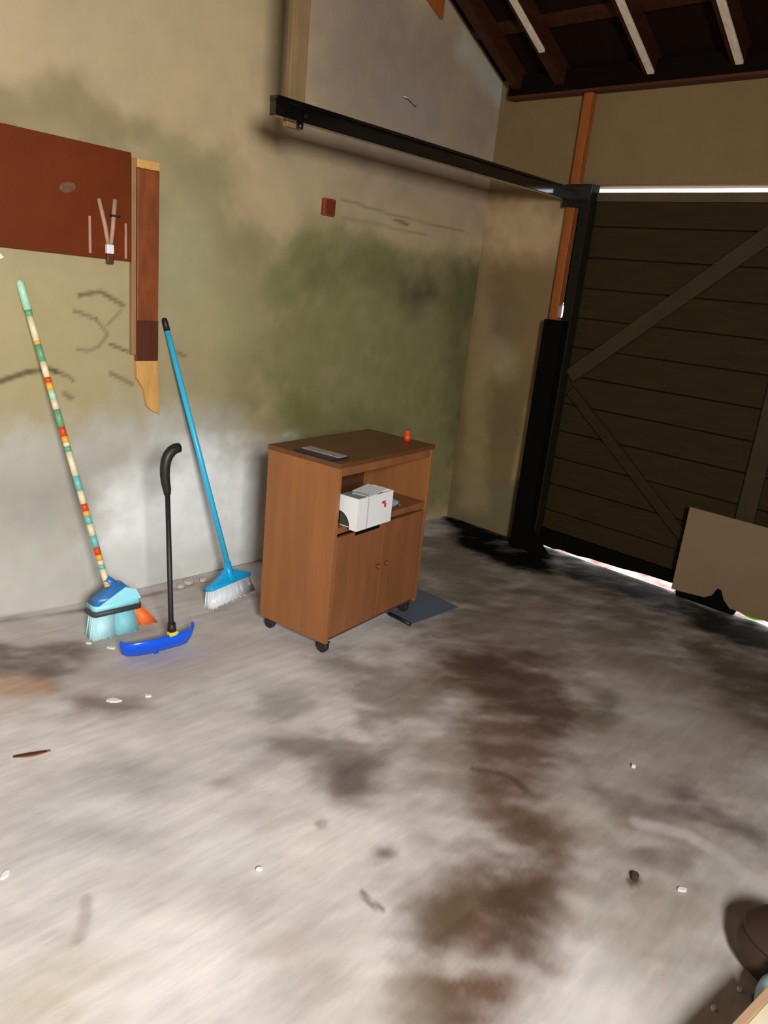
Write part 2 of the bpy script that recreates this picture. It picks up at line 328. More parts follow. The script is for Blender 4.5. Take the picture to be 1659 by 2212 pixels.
FLOOR_STAINS_SHADE = [
 ('poly',[(-3.08, 0.15), (-2.6, -0.06), (-1.68, -0.09), (-2.21, -0.91), (-2.58, -0.87), (-3.01, -0.78), (-3.33, -0.64)],0.1,0.12,(196, 186, 180),0.7),
 ('poly',[(-3.12, -0.17), (-2.95, -0.27), (-2.79, -0.33), (-2.78, -0.48), (-2.91, -0.54), (-3.0, -0.6), (-3.2, -0.41)],0.06,0.07,(112, 98, 92),0.85),
 ('poly',[(-3.19, -0.4), (-3.06, -0.47), (-3.0, -0.59), (-3.04, -0.63), (-3.23, -0.51)],0.04,0.04,(196, 160, 132),0.8),
 ('poly',[(-2.99, -0.72), (-2.9, -0.75), (-2.81, -0.85), (-2.79, -0.95), (-2.94, -0.89), (-3.03, -0.82)],0.03,0.05,(130, 112, 102),0.75),
 ('poly',[(-2.72, -0.46), (-2.47, -0.73), (-2.6, -0.9), (-2.77, -0.81), (-2.88, -0.64)],0.06,0.07,(186, 178, 172),0.7),
 ('poly',[(-3.09, -0.72), (-3.0, -0.75), (-3.01, -0.81), (-3.1, -0.79)],0.03,0.03,(222, 216, 216),0.8),
 ('poly',[(-3.25, -0.7), (-3.19, -0.77), (-3.21, -0.84), (-3.29, -0.8)],0.03,0.03,(226, 220, 222),0.8),
 ('poly',[(-2.42, -0.94), (-2.31, -0.98), (-2.36, -1.15), (-2.48, -1.14), (-2.64, -1.03), (-2.86, -0.97), (-2.66, -0.93)],0.05,0.06,(206, 204, 200),0.75),
 ('poly',[(-2.44, -1.09), (-2.3, -1.16), (-2.34, -1.29), (-2.48, -1.3), (-2.53, -1.2)],0.04,0.05,(160, 154, 144),0.75),
 ('poly',[(-2.08, -1.05), (-1.86, -1.26), (-1.76, -1.52), (-2.03, -1.64), (-2.25, -1.62), (-2.3, -1.44), (-2.22, -1.26)],0.1,0.12,(140, 130, 118),0.8),
 ('poly',[(-2.58, -1.32), (-2.45, -1.46), (-2.4, -1.63), (-2.55, -1.74), (-2.56, -1.67), (-2.53, -1.53), (-2.61, -1.39)],0.06,0.08,(122, 110, 102),0.7),
 ('poly',[(-2.5, -1.61), (-2.43, -1.64), (-2.52, -1.71), (-2.56, -1.69)],0.03,0.04,(92, 82, 80),0.8),
 ('poly',[(-2.66, -1.44), (-2.68, -1.46), (-2.72, -1.47), (-2.76, -1.47), (-2.81, -1.46), (-2.84, -1.45), (-2.87, -1.43), (-2.87, -1.41), (-2.85, -1.4), (-2.82, -1.39), (-2.77, -1.38), (-2.73, -1.39), (-2.69, -1.4), (-2.66, -1.42)],0.04,0.06,(150, 138, 132),0.6),
 ('poly',[(-1.11, -0.56), (-0.16, -0.11), (0.16, -0.71), (0.06, -2.12), (-0.2, -2.68), (-1.63, -2.95), (-1.19, -2.51), (-1.11, -2.0), (-1.18, -1.71), (-1.6, -1.63), (-1.64, -1.32), (-1.71, -1.17)],0.16,0.16,(112, 96, 80),0.85),
 ('poly',[(-1.78, -1.13), (-1.08, -1.27), (-0.77, -1.84), (-0.75, -2.45), (-1.83, -2.78), (-2.05, -2.51), (-2.41, -2.42), (-2.64, -2.21), (-2.41, -1.8)],0.16,0.14,(146, 130, 118),0.7),
 ('poly',[(-0.73, -0.29), (-0.2, -0.3), (-0.66, -0.92), (-1.18, -0.95), (-1.26, -0.83)],0.1,0.08,(126, 120, 104),0.6),
 ('poly',[(-0.02, 0.02), (0.09, -0.59), (0.05, -0.89), (-0.34, -1.05), (-0.5, -0.9), (-0.42, -0.47)],0.05,0.03,(18, 15, 12),1.1),  # near-black patch in the floor corner by the door
 ('poly',[(0.07, -0.76), (0.11, -1.57), (-0.01, -2.23), (-0.38, -2.34), (-0.29, -1.75), (-0.3, -1.15)],0.06,0.06,(46, 37, 29),1.0),  # dirty band along the door, colour deepened against light leaking under it
 ('poly',[(-0.52, -1.96), (-0.46, -2.28), (-0.49, -2.56), (-1.05, -2.69), (-0.99, -2.27)],0.1,0.1,(86, 74, 58),0.75),
 ('poly',[(-0.92, -1.05), (-0.68, -1.35), (-0.75, -1.49), (-0.99, -1.27)],0.05,0.07,(146, 122, 106),0.6),
 ('poly',[(-1.41, -1.27), (-1.25, -1.5), (-1.29, -1.73), (-1.57, -1.91), (-1.82, -1.95), (-2.02, -2.11), (-2.23, -2.22), (-2.27, -2.3), (-2.44, -2.39), (-2.54, -2.38), (-2.67, -2.45), (-2.88, -2.55), (-3.05, -2.39), (-2.9, -2.28), (-2.75, -2.21), (-2.57, -2.16), (-2.31, -2.04), (-2.1, -1.86), (-1.98, -1.67), (-1.79, -1.45)],0.09,0.09,(112, 88, 74),0.95),
 ('poly',[(-1.47, -1.34), (-1.31, -1.56), (-1.54, -1.85), (-1.77, -1.91), (-1.78, -1.67), (-1.7, -1.47)],0.07,0.09,(84, 66, 56),0.75),
 ('poly',[(-2.23, -2.11), (-2.22, -2.22), (-2.33, -2.28), (-2.45, -2.26), (-2.65, -2.36), (-2.69, -2.33), (-2.5, -2.22)],0.06,0.07,(92, 74, 52),0.7),
 ('poly',[(-2.5, -2.22), (-2.42, -2.31), (-2.47, -2.37), (-2.62, -2.37), (-2.67, -2.32)],0.05,0.05,(78, 62, 46),0.7),
 ('poly',[(-2.76, -2.2), (-2.65, -2.21), (-2.78, -2.32), (-2.97, -2.47), (-3.05, -2.4), (-2.9, -2.28)],0.06,0.08,(96, 80, 60),0.6),
 ('line',[(-2.16, -1.88), (-2.11, -1.95), (-2.1, -2.0), (-2.12, -2.06)],0.012,0.02,(84, 66, 58),0.7),
 ('poly',[(-1.42, -2.04), (-1.48, -2.05), (-1.53, -2.05), (-1.56, -2.03), (-1.57, -2.01), (-1.55, -1.98), (-1.5, -1.95), (-1.44, -1.92), (-1.38, -1.9), (-1.32, -1.9), (-1.29, -1.91), (-1.28, -1.94), (-1.31, -1.98), (-1.36, -2.01)],0.04,0.05,(92, 82, 58),0.75),
 ('poly',[(-1.3, -2.03), (-1.21, -2.14), (-1.18, -2.25), (-1.33, -2.29), (-1.41, -2.19), (-1.42, -2.11)],0.05,0.06,(206, 202, 196),0.85),
 ('poly',[(-1.23, -1.91), (-1.04, -2.05), (-1.14, -2.32), (-1.32, -2.52), (-1.48, -2.35), (-1.57, -2.14)],0.09,0.1,(168, 156, 146),0.7),
 ('poly',[(-1.89, -2.1), (-1.86, -2.24), (-1.89, -2.39), (-1.98, -2.34), (-1.99, -2.19)],0.04,0.06,(124, 112, 104),0.7),
 ('poly',[(-1.67, -2.39), (-1.67, -2.57), (-1.71, -2.72), (-1.81, -2.75), (-1.78, -2.56), (-1.76, -2.44)],0.05,0.07,(102, 90, 88),0.8),
 ('line',[(-1.97, -2.37), (-1.9, -2.49), (-1.91, -2.6), (-1.95, -2.77)],0.022,0.03,(204, 198, 194),0.7),
 ('poly',[(-2.05, -2.17), (-2.0, -2.24), (-2.06, -2.31), (-2.12, -2.23)],0.03,0.04,(196, 190, 174),0.7),
 ('poly',[(-2.4, -2.38), (-2.36, -2.44), (-2.37, -2.49), (-2.43, -2.44)],0.03,0.04,(206, 202, 192),0.8),
 ('poly',[(-2.73, -2.47), (-2.71, -2.52), (-2.72, -2.58), (-2.81, -2.52)],0.04,0.06,(200, 190, 184),0.75),
 ('poly',[(-2.17, -2.49), (-2.11, -2.68), (-2.26, -2.77), (-2.46, -2.72), (-2.52, -2.58), (-2.39, -2.47)],0.12,0.12,(160, 150, 137),0.75),
 ('poly',[(-2.05, -2.57), (-2.07, -2.56), (-2.09, -2.55), (-2.1, -2.52), (-2.11, -2.49), (-2.1, -2.46), (-2.09, -2.44), (-2.07, -2.43), (-2.05, -2.43), (-2.03, -2.45), (-2.02, -2.48), (-2.01, -2.51), (-2.02, -2.54), (-2.03, -2.56)],0.03,0.05,(120, 106, 100),0.6),
 ('poly',[(-2.19, -2.48), (-2.2, -2.48), (-2.21, -2.48), (-2.22, -2.48), (-2.22, -2.47), (-2.23, -2.47), (-2.22, -2.46), (-2.21, -2.46), (-2.2, -2.45), (-2.19, -2.45), (-2.18, -2.45), (-2.18, -2.46), (-2.18, -2.47), (-2.18, -2.47)],0.008,0.008,(74, 64, 52),0.9),
 ('line',[(-2.81, -2.01), (-2.82, -2.05), (-2.81, -2.08)],0.008,0.012,(110, 98, 84),0.7),
 ('poly',[(-2.63, -1.97), (-2.65, -1.98), (-2.66, -1.98), (-2.67, -1.98), (-2.68, -1.97), (-2.69, -1.96), (-2.69, -1.94), (-2.68, -1.93), (-2.67, -1.92), (-2.65, -1.92), (-2.64, -1.93), (-2.63, -1.93), (-2.62, -1.95), (-2.63, -1.96)],0.02,0.02,(108, 96, 94),0.75),
 ('poly',[(-2.72, -1.76), (-2.72, -1.77), (-2.73, -1.77), (-2.74, -1.77), (-2.74, -1.76), (-2.74, -1.76), (-2.74, -1.75), (-2.74, -1.74), (-2.74, -1.74), (-2.73, -1.74), (-2.72, -1.74), (-2.72, -1.74), (-2.71, -1.75), (-2.71, -1.76)],0.01,0.01,(120, 106, 100),0.7),
 ('poly',[(-3.0, -1.65), (-2.94, -1.74), (-2.95, -1.86), (-3.04, -1.84), (-3.07, -1.74)],0.07,0.08,(208, 205, 200),0.6),
 ('poly',[(-3.2, -1.76), (-3.15, -1.82), (-3.17, -1.88), (-3.25, -1.86), (-3.25, -1.79)],0.06,0.07,(212, 210, 206),0.6),
 ('poly',[(-3.28, -1.66), (-3.28, -1.68), (-3.29, -1.7), (-3.3, -1.71), (-3.32, -1.73), (-3.34, -1.73), (-3.36, -1.73), (-3.36, -1.72), (-3.37, -1.71), (-3.36, -1.69), (-3.34, -1.67), (-3.32, -1.65), (-3.3, -1.65), (-3.29, -1.65)],0.04,0.05,(210, 206, 202),0.5),
 ('poly',[(-3.31, -1.53), (-3.33, -1.55), (-3.36, -1.55), (-3.39, -1.54), (-3.43, -1.51), (-3.45, -1.48), (-3.46, -1.44), (-3.46, -1.41), (-3.44, -1.39), (-3.42, -1.38), (-3.38, -1.4), (-3.34, -1.43), (-3.32, -1.46), (-3.31, -1.5)],0.08,0.08,(206, 202, 199),0.5),
 ('poly',[(-3.57, -1.66), (-3.43, -1.72), (-3.4, -1.83), (-3.5, -1.86), (-3.61, -1.78)],0.09,0.09,(182, 170, 146),0.6),
 ('poly',[(-2.95, -2.03), (-2.97, -2.05), (-3.0, -2.05), (-3.05, -2.05), (-3.09, -2.04), (-3.12, -2.02), (-3.14, -1.99), (-3.14, -1.97), (-3.12, -1.95), (-3.09, -1.94), (-3.05, -1.94), (-3.01, -1.96), (-2.97, -1.98), (-2.95, -2.0)],0.06,0.08,(172, 158, 150),0.5),
 ('poly',[(-3.07, -2.06), (-2.93, -2.16), (-2.98, -2.29), (-3.11, -2.34), (-3.17, -2.21)],0.09,0.1,(176, 166, 152),0.5),
 ('line',[(-3.34, -1.59), (-3.38, -1.66), (-3.41, -1.69)],0.012,0.02,(160, 146, 140),0.6),
 ('line',[(-3.05, 0.02), (-2.62, -0.09), (-1.95, -0.1)],0.015,0.025,(128, 108, 98),0.5),
 ('poly',[(-2.08, -0.01), (-1.92, -0.05), (-1.8, -0.09), (-2.01, -0.23), (-2.17, -0.23)],0.03,0.04,(190, 176, 164),0.6),
]


# ---------------------------------------------------------------- materials
M_plaster = mat('weathered_plaster', (255, 255, 255), 0.85, var=0.05, scale=7, bump=0.16, bscale=20, attr='weathering', spec=0.25)
M_concrete = mat('worn_concrete', (255, 255, 255), 0.8, var=0.12, scale=16, bump=0.12, bscale=26, attr='weathering', spec=0.04, stretch=(0.3, 1.5, 1), rot=math.radians(46))
M_plain = mat('plain_render', (112, 92, 70), 0.85, var=0.08, scale=3, bump=0.3, bscale=30)
M_roofdeck = mat('dark_roof_boards', (26, 14, 8), 0.85, var=0.25, scale=5, stretch=(1, 6, 1), spec=0.1)
M_rafter = mat('varnished_rafter', (58, 30, 17), 0.42, var=0.3, scale=6, stretch=(1, 8, 8), spec=0.2)
M_rafter_highlight = mat('rafter_highlight_tone', (222, 204, 184), 0.5, var=0.18, scale=6, stretch=(1, 8, 8))  # pale colour for the light caught under the rafters
M_jamb = mat('orange_stained_timber', (150, 82, 30), 0.5, var=0.22, scale=7, stretch=(6, 6, 1))
M_hanger = mat('tan_timber', (124, 100, 66), 0.7, var=0.14, scale=6, stretch=(6, 6, 1))
M_black = mat('black_steel', (16, 15, 14), 0.30, metal=0.0, var=0.2, scale=10, spec=0.6)
M_gloss = mat('black_gloss_enamel', (12, 11, 10), 0.07, var=0.1, scale=10, spec=0.7)
M_blackbox = mat('black_cover', (9, 8, 6), 0.85, var=0.2, scale=10, spec=0.08)
M_plank = mat('dark_door_timber', (50, 39, 18), 0.75, var=0.2, scale=5, stretch=(1, 1, 9), spec=0.15)
M_brace = mat('grey_brown_brace', (60, 50, 30), 0.7, var=0.15, scale=8, spec=0.2)
M_toprail = mat('worn_top_rail', (84, 72, 50), 0.65, var=0.15, scale=8, spec=0.3)
M_upright = mat('dark_brown_steel', (30, 25, 15), 0.7, var=0.15, scale=8, spec=0.15)
M_patch = mat('pale_plywood', (132, 110, 82), 0.75, var=0.08, scale=3)
M_ground = mat('outdoor_paving', (206, 190, 178), 0.85, var=0.2, scale=6, dark=(112, 50, 30))
M_greenleaf = mat('green_leaf', (150, 196, 48), 0.5, var=0.2)
_n = M_greenleaf.node_tree; _t = _n.nodes.new('ShaderNodeBsdfTranslucent'); _t.inputs['Color'].default_value = (*lin((156, 196, 56)), 1)
_m = _n.nodes.new('ShaderNodeMixShader'); _m.inputs[0].default_value = 0.45
_n.links.new(_n.nodes['Principled BSDF'].outputs[0], _m.inputs[1]); _n.links.new(_t.outputs[0], _m.inputs[2]); _n.links.new(_m.outputs[0], _n.nodes['Material Output'].inputs['Surface'])
M_red = mat('oxblood_board', (104, 44, 14), 0.6, var=0.14, scale=4, bump=0.05, bscale=60, spec=0.15)
M_post = mat('brown_post', (128, 66, 30), 0.5, var=0.3, scale=5, stretch=(5, 5, 1.2))
M_postdark = mat('dark_brown_post', (84, 40, 24), 0.5, var=0.2, scale=5, stretch=(5, 5, 1.2))
M_bare = mat('bare_yellow_wood', (206, 156, 88), 0.6, var=0.16, scale=7, stretch=(6, 6, 1))
M_edge = mat('worn_tan_edge', (150, 116, 74), 0.6, var=0.15, scale=7, stretch=(6, 6, 1))
M_scrape = mat('scraped_pale_paint', (176, 140, 116), 0.7, var=0.15, scale=20)
M_rust = mat('rust_red_plastic', (134, 58, 26), 0.6, var=0.18, scale=20)
M_white = mat('white_card', (228, 230, 230), 0.6, var=0.03, scale=6)
M_boxshade = mat('dark_grey_shade', (60, 58, 52), 0.8, var=0.1)  # dark grey standing in for shade inside the file box
M_grey = mat('grey_tray', (140, 146, 146), 0.6, var=0.08)
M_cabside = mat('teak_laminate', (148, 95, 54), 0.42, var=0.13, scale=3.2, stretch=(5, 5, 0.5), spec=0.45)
M_cabfront = mat('teak_laminate_front_shaded', (134, 84, 50), 0.42, var=0.16, scale=3, stretch=(5, 5, 0.7), spec=0.45)  # teak darkened in colour, imitating a front less lit than the sides
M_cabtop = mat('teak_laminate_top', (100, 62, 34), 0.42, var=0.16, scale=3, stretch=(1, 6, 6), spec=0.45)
M_cabin = mat('teak_laminate_inside_shaded', (84, 50, 26), 0.6, var=0.15, scale=3, stretch=(1, 6, 6))  # teak darkened in colour for the shade inside the compartment
M_rubber = mat('black_rubber', (34, 34, 34), 0.6, var=0.1)
M_slate = mat('slate_blue_mat', (88, 98, 112), 0.75, var=0.12, scale=12)
M_navy = mat('navy_cover', (34, 32, 50), 0.4, var=0.1)
M_coverglare = mat('cover_glare', (160, 146, 146), 0.35, var=0.1, scale=10)  # glare of the notebook cover as a colour
M_orange_red = mat('red_orange_plastic', (224, 66, 36), 0.4, var=0.05)
M_markred = mat('red_print', (196, 60, 70), 0.6, var=0.05)
M_pinkstripe = mat('pink_print', (206, 190, 192), 0.6, var=0.03)
M_bag = mat('blue_grey_plastic', (140, 158, 170), 0.25, var=0.12, scale=30, bump=0.5, bscale=60)
M_bluepole = mat('sky_blue_plastic', (54, 192, 238), 0.35, var=0.05, scale=4)
M_bluecap = mat('bright_blue_plastic', (20, 176, 240), 0.35, var=0.05, scale=4)
M_whitebristle = mat('clear_white_bristle', (232, 238, 242), 0.4, var=0.10, scale=30, stretch=(3, 3, 0.3))
M_navycap = mat('mid_blue_plastic', (52, 116, 184), 0.35, var=0.08, scale=8)
M_cyancap = mat('pale_cyan_plastic', (160, 238, 250), 0.4, var=0.04)
M_band = mat('charcoal_rubber', (62, 66, 66), 0.5, var=0.08)
M_cyanb = mat('pale_cyan_bristle', (190, 240, 248), 0.55, var=0.07, scale=30, stretch=(3, 3, 0.3))
M_tealb = mat('dull_teal_bristle', (138, 212, 222), 0.55, var=0.08, scale=30, stretch=(3, 3, 0.3))
M_orangeb = mat('orange_bristle', (255, 122, 54), 0.55, var=0.06, scale=30)
M_cobalt = mat('cobalt_plastic', (6, 92, 236), 0.28, var=0.05, scale=6)
M_yellow = mat('yellow_clip', (238, 214, 60), 0.4, var=0.03)
M_grip = mat('black_grip', (26, 27, 26), 0.5, var=0.1)
P_mint = mat('mint_print', (176, 224, 192), 0.4, var=0.04)
P_cream = mat('cream_print', (232, 222, 184), 0.4, var=0.04)
P_green = mat('green_print', (110, 172, 128), 0.4, var=0.05)
P_teal = mat('teal_print', (112, 196, 184), 0.4, var=0.05)
P_red = mat('red_print_band', (222, 76, 26), 0.4, var=0.06)
P_yel = mat('amber_print', (246, 178, 66), 0.4, var=0.06)
M_leaf = mat('dry_leaf', (146, 96, 76), 0.7, var=0.2)
M_scrap = mat('white_scrap', (232, 232, 230), 0.7, var=0.03)
M_stone = mat('dark_clod', (64, 54, 44), 0.9, var=0.2, scale=30)
M_crumb = mat('plaster_crumb', (196, 188, 176), 0.9, var=0.1, scale=30)
M_pot = mat('brown_pot', (60, 41, 30), 0.55, var=0.15, scale=6)
M_jug = mat('pale_blue_plastic', (150, 180, 196), 0.4, var=0.05)
M_jugdark = mat('dark_slate_plastic', (60, 70, 76), 0.5, var=0.05)
M_beam = mat('sawn_timber', (190, 156, 122), 0.6, var=0.12, scale=6, stretch=(1, 6, 6))
M_beamface = mat('pale_planed_timber', (232, 220, 188), 0.5, var=0.06, scale=6)

# ---------------------------------------------------------------- setting: floor, walls, roof
ROOF = lambda x: 2.70 - 0.47 * x            # underside of the roof boards above a point of the front slope
XR = -3.1                                   # ridge
XB, YR = -5.4, -4.1                         # inner faces of rear wall and side wall

def floor_base(u, v):
    b = np.array(lin((204, 197, 193)))
    m = 1 + 0.30 * fbm(u, v, 1.6, 5)[..., None] + 0.46 * fbm(u * 0.72 + v * 0.69, (u * 0.69 - v * 0.72) * 0.3, 11.0, 12, 5)[..., None] + 0.34 * fbm(u, v, 5.0, 35, 5)[..., None]
    t = fbm(u, v, 2.2, 44)[..., None]
    return b * m * (1 + t * np.array([0.05, 0.0, -0.10]))
fb = MB(); fb.box((XB - .15, YR - .15, -0.25), (0.06, 0.15, -0.012))
floor = grid_surface('floor', -4.3, 0.06, -3.8, 0.02, 0.0125,
    lambda u, v, h: np.stack([u, v, h * np.clip((0 - u) / .4, 0, 1)], -1), floor_base, FLOOR_STAINS_SHADE, 3, fb, M_concrete, relief=0.008, extra_col=(176, 168, 160))
# the rest of the slab, out of the photograph
fr = MB()
fr.box((XB - .15, YR - .15, -0.012), (-4.3, 0.15, 0.0)); fr.box((-4.3, YR - .15, -0.012), (0.06, -3.8, 0.0))
struct('floor_edge', fr, mat('plain_concrete', (176, 168, 160), 0.7, var=0.1, scale=5), floor)

def wall_base(u, v):
    b = np.array(lin((184, 163, 127)))
    m = 1 + 0.16 * fbm(u, v, 1.7, 8)[..., None] + 0.10 * fbm(u, v, 9.0, 21)[..., None]
    t = fbm(u, v, 2.0, 64)[..., None]
    return b * m * (1 + t * np.array([0.04, 0.0, -0.12]))
wb = MB()
wb.prism([(0.15, 0.004, 0), (0.15, 0.004, ROOF(0.15) + .02), (XR, 0.004, ROOF(XR) + .02), (XB - .15, 0.004, 2.72), (XB - .15, 0.004, 0)], (0, 0.16, 0))
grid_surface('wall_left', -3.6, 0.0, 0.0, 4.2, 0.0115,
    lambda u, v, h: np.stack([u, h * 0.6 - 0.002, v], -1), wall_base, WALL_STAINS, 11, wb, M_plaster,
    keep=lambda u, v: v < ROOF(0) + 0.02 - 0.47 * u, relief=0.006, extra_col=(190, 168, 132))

Y0, ZL = -0.635, 2.125                       # garage doorway: left edge and lintel
db = MB()
db.box((0.004, Y0, 0), (0.15, 0.16, 1.40)); db.box((0.004, Y0, 1.49), (0.15, 0.16, ZL)); db.box((0.004, -0.40, 1.40), (0.15, 0.16, 1.49)); db.box((0.004, YR - .15, ZL), (0.15, 0.16, ROOF(.15) + .03))
db.box((0.004, YR - .15, 0), (0.15, -3.2, ZL))
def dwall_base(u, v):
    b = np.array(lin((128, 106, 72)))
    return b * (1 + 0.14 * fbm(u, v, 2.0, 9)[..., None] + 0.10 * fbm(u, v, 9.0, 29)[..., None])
grid_surface('wall_back', -3.2, 0.0, 0.0, 2.7, 0.0125,
    lambda u, v, h: np.stack([h * 0.5 + 0.001, u, v], -1), dwall_base, DOORWALL_STAINS, 17, db, M_plaster,
    keep=lambda u, v: (u > Y0) | (v > ZL), relief=0.005, extra_col=(140, 113, 78))

# side wall with the open window that lets the daylight in, and the closed rear wall
sw = MB()
sw.box((XB - .15, YR - .15, 0), (-4.65, YR, 2.9)); sw.box((-3.95, YR - .15, 0), (0.15, YR, 2.7))
sw.box((-4.65, YR - .15, 2.17), (-3.95, YR, 3.0)); sw.box((-4.65, YR - .15, 0), (-3.95, YR, 1.63))
sw.prism([(0.15, YR - .15, 2.69), (XR, YR - .15, ROOF(XR) + .02), (XB - .15, YR - .15, 2.72)], (0, .15, 0))
struct('wall_right', sw, M_plain)
rw = MB(); rw.box((XB - .15, YR - .15, 0), (XB, 0.15, 2.75))
struct('wall_rear', rw, M_plain)

# roof: two slopes of dark boards, rafters under the front slope
cb = MB()
def slab(x0, z0, x1, z1, t):
    cb.prism([(x0, YR - .2, z0), (x1, YR - .2, z1), (x1, YR - .2, z1 + t), (x0, YR - .2, z0 + t)], (0, -YR + .4, 0))
slab(0.45, ROOF(.45), XR, ROOF(XR), .06)
slab(XR, ROOF(XR), XB - .35, 2.66, .06)
ceiling = struct('ceiling', cb, M_roofdeck)
def sloped(y0, y1, drop0, drop1, x0, x1):
    """a timber running down the slope, between two depths below the boards"""
    m = MB()
    m.prism([(x0, y0, ROOF(x0) - drop0), (x1, y0, ROOF(x1) - drop0), (x1, y0, ROOF(x1) - drop1), (x0, y0, ROOF(x0) - drop1)], (0, y1 - y0, 0), bevel=0.002)
    return m
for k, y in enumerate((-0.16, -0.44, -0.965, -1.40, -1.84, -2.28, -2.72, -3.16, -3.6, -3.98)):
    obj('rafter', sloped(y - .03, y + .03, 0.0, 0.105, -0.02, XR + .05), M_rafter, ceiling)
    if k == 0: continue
    strip = obj('rafter_highlight', sloped(y - .033, y + .002, 0.105, 0.12, -0.30 if k == 1 else -0.09, XR + .1), M_rafter_highlight, ceiling)  # pale strips stand in for highlights on the rafter undersides
    strip['label'] = 'pale strip imitating light along the rafter underside'
for k in range(9):
    x = -0.32 - k * 0.31
    m = MB(); m.prism([(x, -0.02, ROOF(x)), (x - .05, -0.02, ROOF(x - .05)), (x - .05, -0.02, ROOF(x - .05) - .025), (x, -0.02, ROOF(x) - .025)], (0, YR + .04, 0))
    obj('batten', m, M_rafter, ceiling)
m = MB(); m.box((-0.07, YR, 2.595), (0.0, -0.10, 2.70), bevel=.006)
obj('wall_plate', m, mat('black_brown_plate', (18, 8, 4), 0.85, spec=.08, var=.2, scale=5, stretch=(6, 1, 6)), ceiling)
m = MB(); m.box((-0.074, YR, 2.578), (-0.002, -0.11, 2.594), bevel=.003)
obj('eave_lath', m, mat('red_brown_lath', (74, 30, 12), 0.6, var=.2, scale=5, stretch=(6, 1, 6)), ceiling)
m = sloped(-0.03, -0.006, 0.05, 0.15, -0.62, XR + .1)
obj('verge_batten', m, M_jamb, ceiling)

# ground outside, in daylight
g = MB(); g.box((0.062, -12, -0.30), (9, 4, -0.004)); g.box((-12, -12, -0.30), (0.062, YR - .16, -0.004))
struct('ground', g, M_ground)

# ---------------------------------------------------------------- the garage door and its frame
jm = MB(); jm.box((-0.05, -0.645, 0), (0.0, -0.592, 2.59), bevel=.004)
jamb = struct('trim_1', jm, M_jamb)

door = bpy.data.objects.new('door_1', None); COL.objects.link(door)
door.location = (0.03, -1.9, 0.04); ORG['door_1'] = Matrix.Translation(door.location)
door['kind'] = 'structure'
DY0, DY1 = -0.69, -3.12
zb = 0.085; nb = 12; ph = (2.078 - zb) / nb
for i in range(nb):
    p = MB(); j = random.uniform(-.003, .003)
    z0 = zb + i * ph
    p.box((0.028 + j, DY1, z0 + .002), (0.055 + j, DY0, z0 + ph - .002), bevel=.007)
    obj('plank', p, M_plank, door)
t = MB(); t.box((0.056, DY1, zb), (0.075, DY0, zb + ph * nb)); obj('backing_sheet', t, M_plank, door)
t = MB(); t.box((0.0, DY1, 2.040), (0.027, -0.745, 2.086), bevel=.003); obj('top_rail', t, M_toprail, door)
t = MB(); t.prism([(0.0, -0.745, .030), (0.0, -0.86, .026), (0.0, -0.90, .036), (0.0, -1.02, .034), (0.0, -1.10, .044), (0.0, -1.30, .050), (0.0, -1.45, .064), (0.0, -1.63, .068), (0.0, -1.645, .006), (0.0, -1.955, .006), (0.0, -1.975, .072), (0.0, -2.14, .070), (0.0, DY1, .030), (0.0, DY1, .135), (0.0, -0.745, .135)], (.027, 0, 0)); obj('bottom_rail', t, M_blackbox, door)
t = MB(); t.box((0.0, -1.94, zb + .05), (0.026, -1.85, 2.045), bevel=.003); obj('stile', t, M_brace, door)
a, b = Vector((0.0, -0.76, 1.08)), Vector((0.0, -1.84, 2.03))
d = (b - a).normalized(); n = Vector((0, -d.z, d.y)) * .042
t = MB(); t.prism([a + n, b + n, b - n, a - n], (0.024, 0, 0), bevel=.003); obj('brace', t, M_brace, door)
a, b = Vector((0.0, -1.86, 0.14)), Vector((0.0, -0.78, 1.0))
d = (b - a).normalized(); n = Vector((0, -d.z, d.y)) * .03
t = MB(); t.prism([a + n, b + n, b - n, a - n], (0.024, 0, 0), bevel=.003); obj('brace', t, M_plank, door)
t = MB(); t.box((-0.082, -2.75, 0.066), (-0.068, -1.641, 0.532), bevel=.002)
pp = obj('patch_panel', t, M_patch, door); pp['label'] = 'pale plywood patch screwed over the foot of the dark door'
t = MB()
for y in (-1.9, -2.5): t.box((-0.068, y - .03, 0.12), (0.0, y + .03, 0.5))
obj('patch_batten', t, M_blackbox, door)
t = MB()
t.prism([(-0.095, -1.66, .058), (-0.095, -1.975, .044), (-0.095, -1.96, .066), (-0.095, -1.915, .10), (-0.095, -1.895, .150), (-0.095, -1.876, .152), (-0.095, -1.862, .105), (-0.095, -1.82, .078), (-0.095, -1.70, .070)], (.012, 0, 0), bevel=.003)
obj('foot_strip', t, M_blackbox, door)['label'] = 'dark strip with a pointed tab along the foot of the pale patch'

fr = thing('garage_door_track', 'black steel track frame with long horizontal rail at the left of the dark door', 'door track', (0, -0.70, 0))
t = MB(); t.box((-0.055, -0.742, 0.0), (0.026, -0.682, 2.12), bevel=.004); obj('upright', t, M_upright, fr)
t = MB(); t.box((-0.13, -0.735, 0.0), (-0.056, -0.612, 1.39), bevel=.006); obj('spring_cover', t, M_blackbox, fr)
t = MB()
t.prism([(-0.13, -0.736, 0.0), (-0.13, -0.90, 0.0), (-0.13, -0.80, 0.09), (-0.13, -0.736, 0.16)], (.04, 0, 0), bevel=.003)
obj('foot_gusset', t, M_blackbox, fr)
t = MB(); t.box((0.0, -0.682, 0.0), (0.022, -0.6455, 1.408)); obj('filler_strip', t, M_blackbox, fr)
t = MB(); t.box((0.0, -0.682, 1.470), (0.022, -0.6455, 2.12)); obj('filler_strip', t, M_blackbox, fr)
t = MB()   # rail: a channel with lips, open towards the room
zc = 2.07
t.box((-2.137, -0.620, zc - .033), (-0.055, -0.580, zc + .014), bevel=.003)
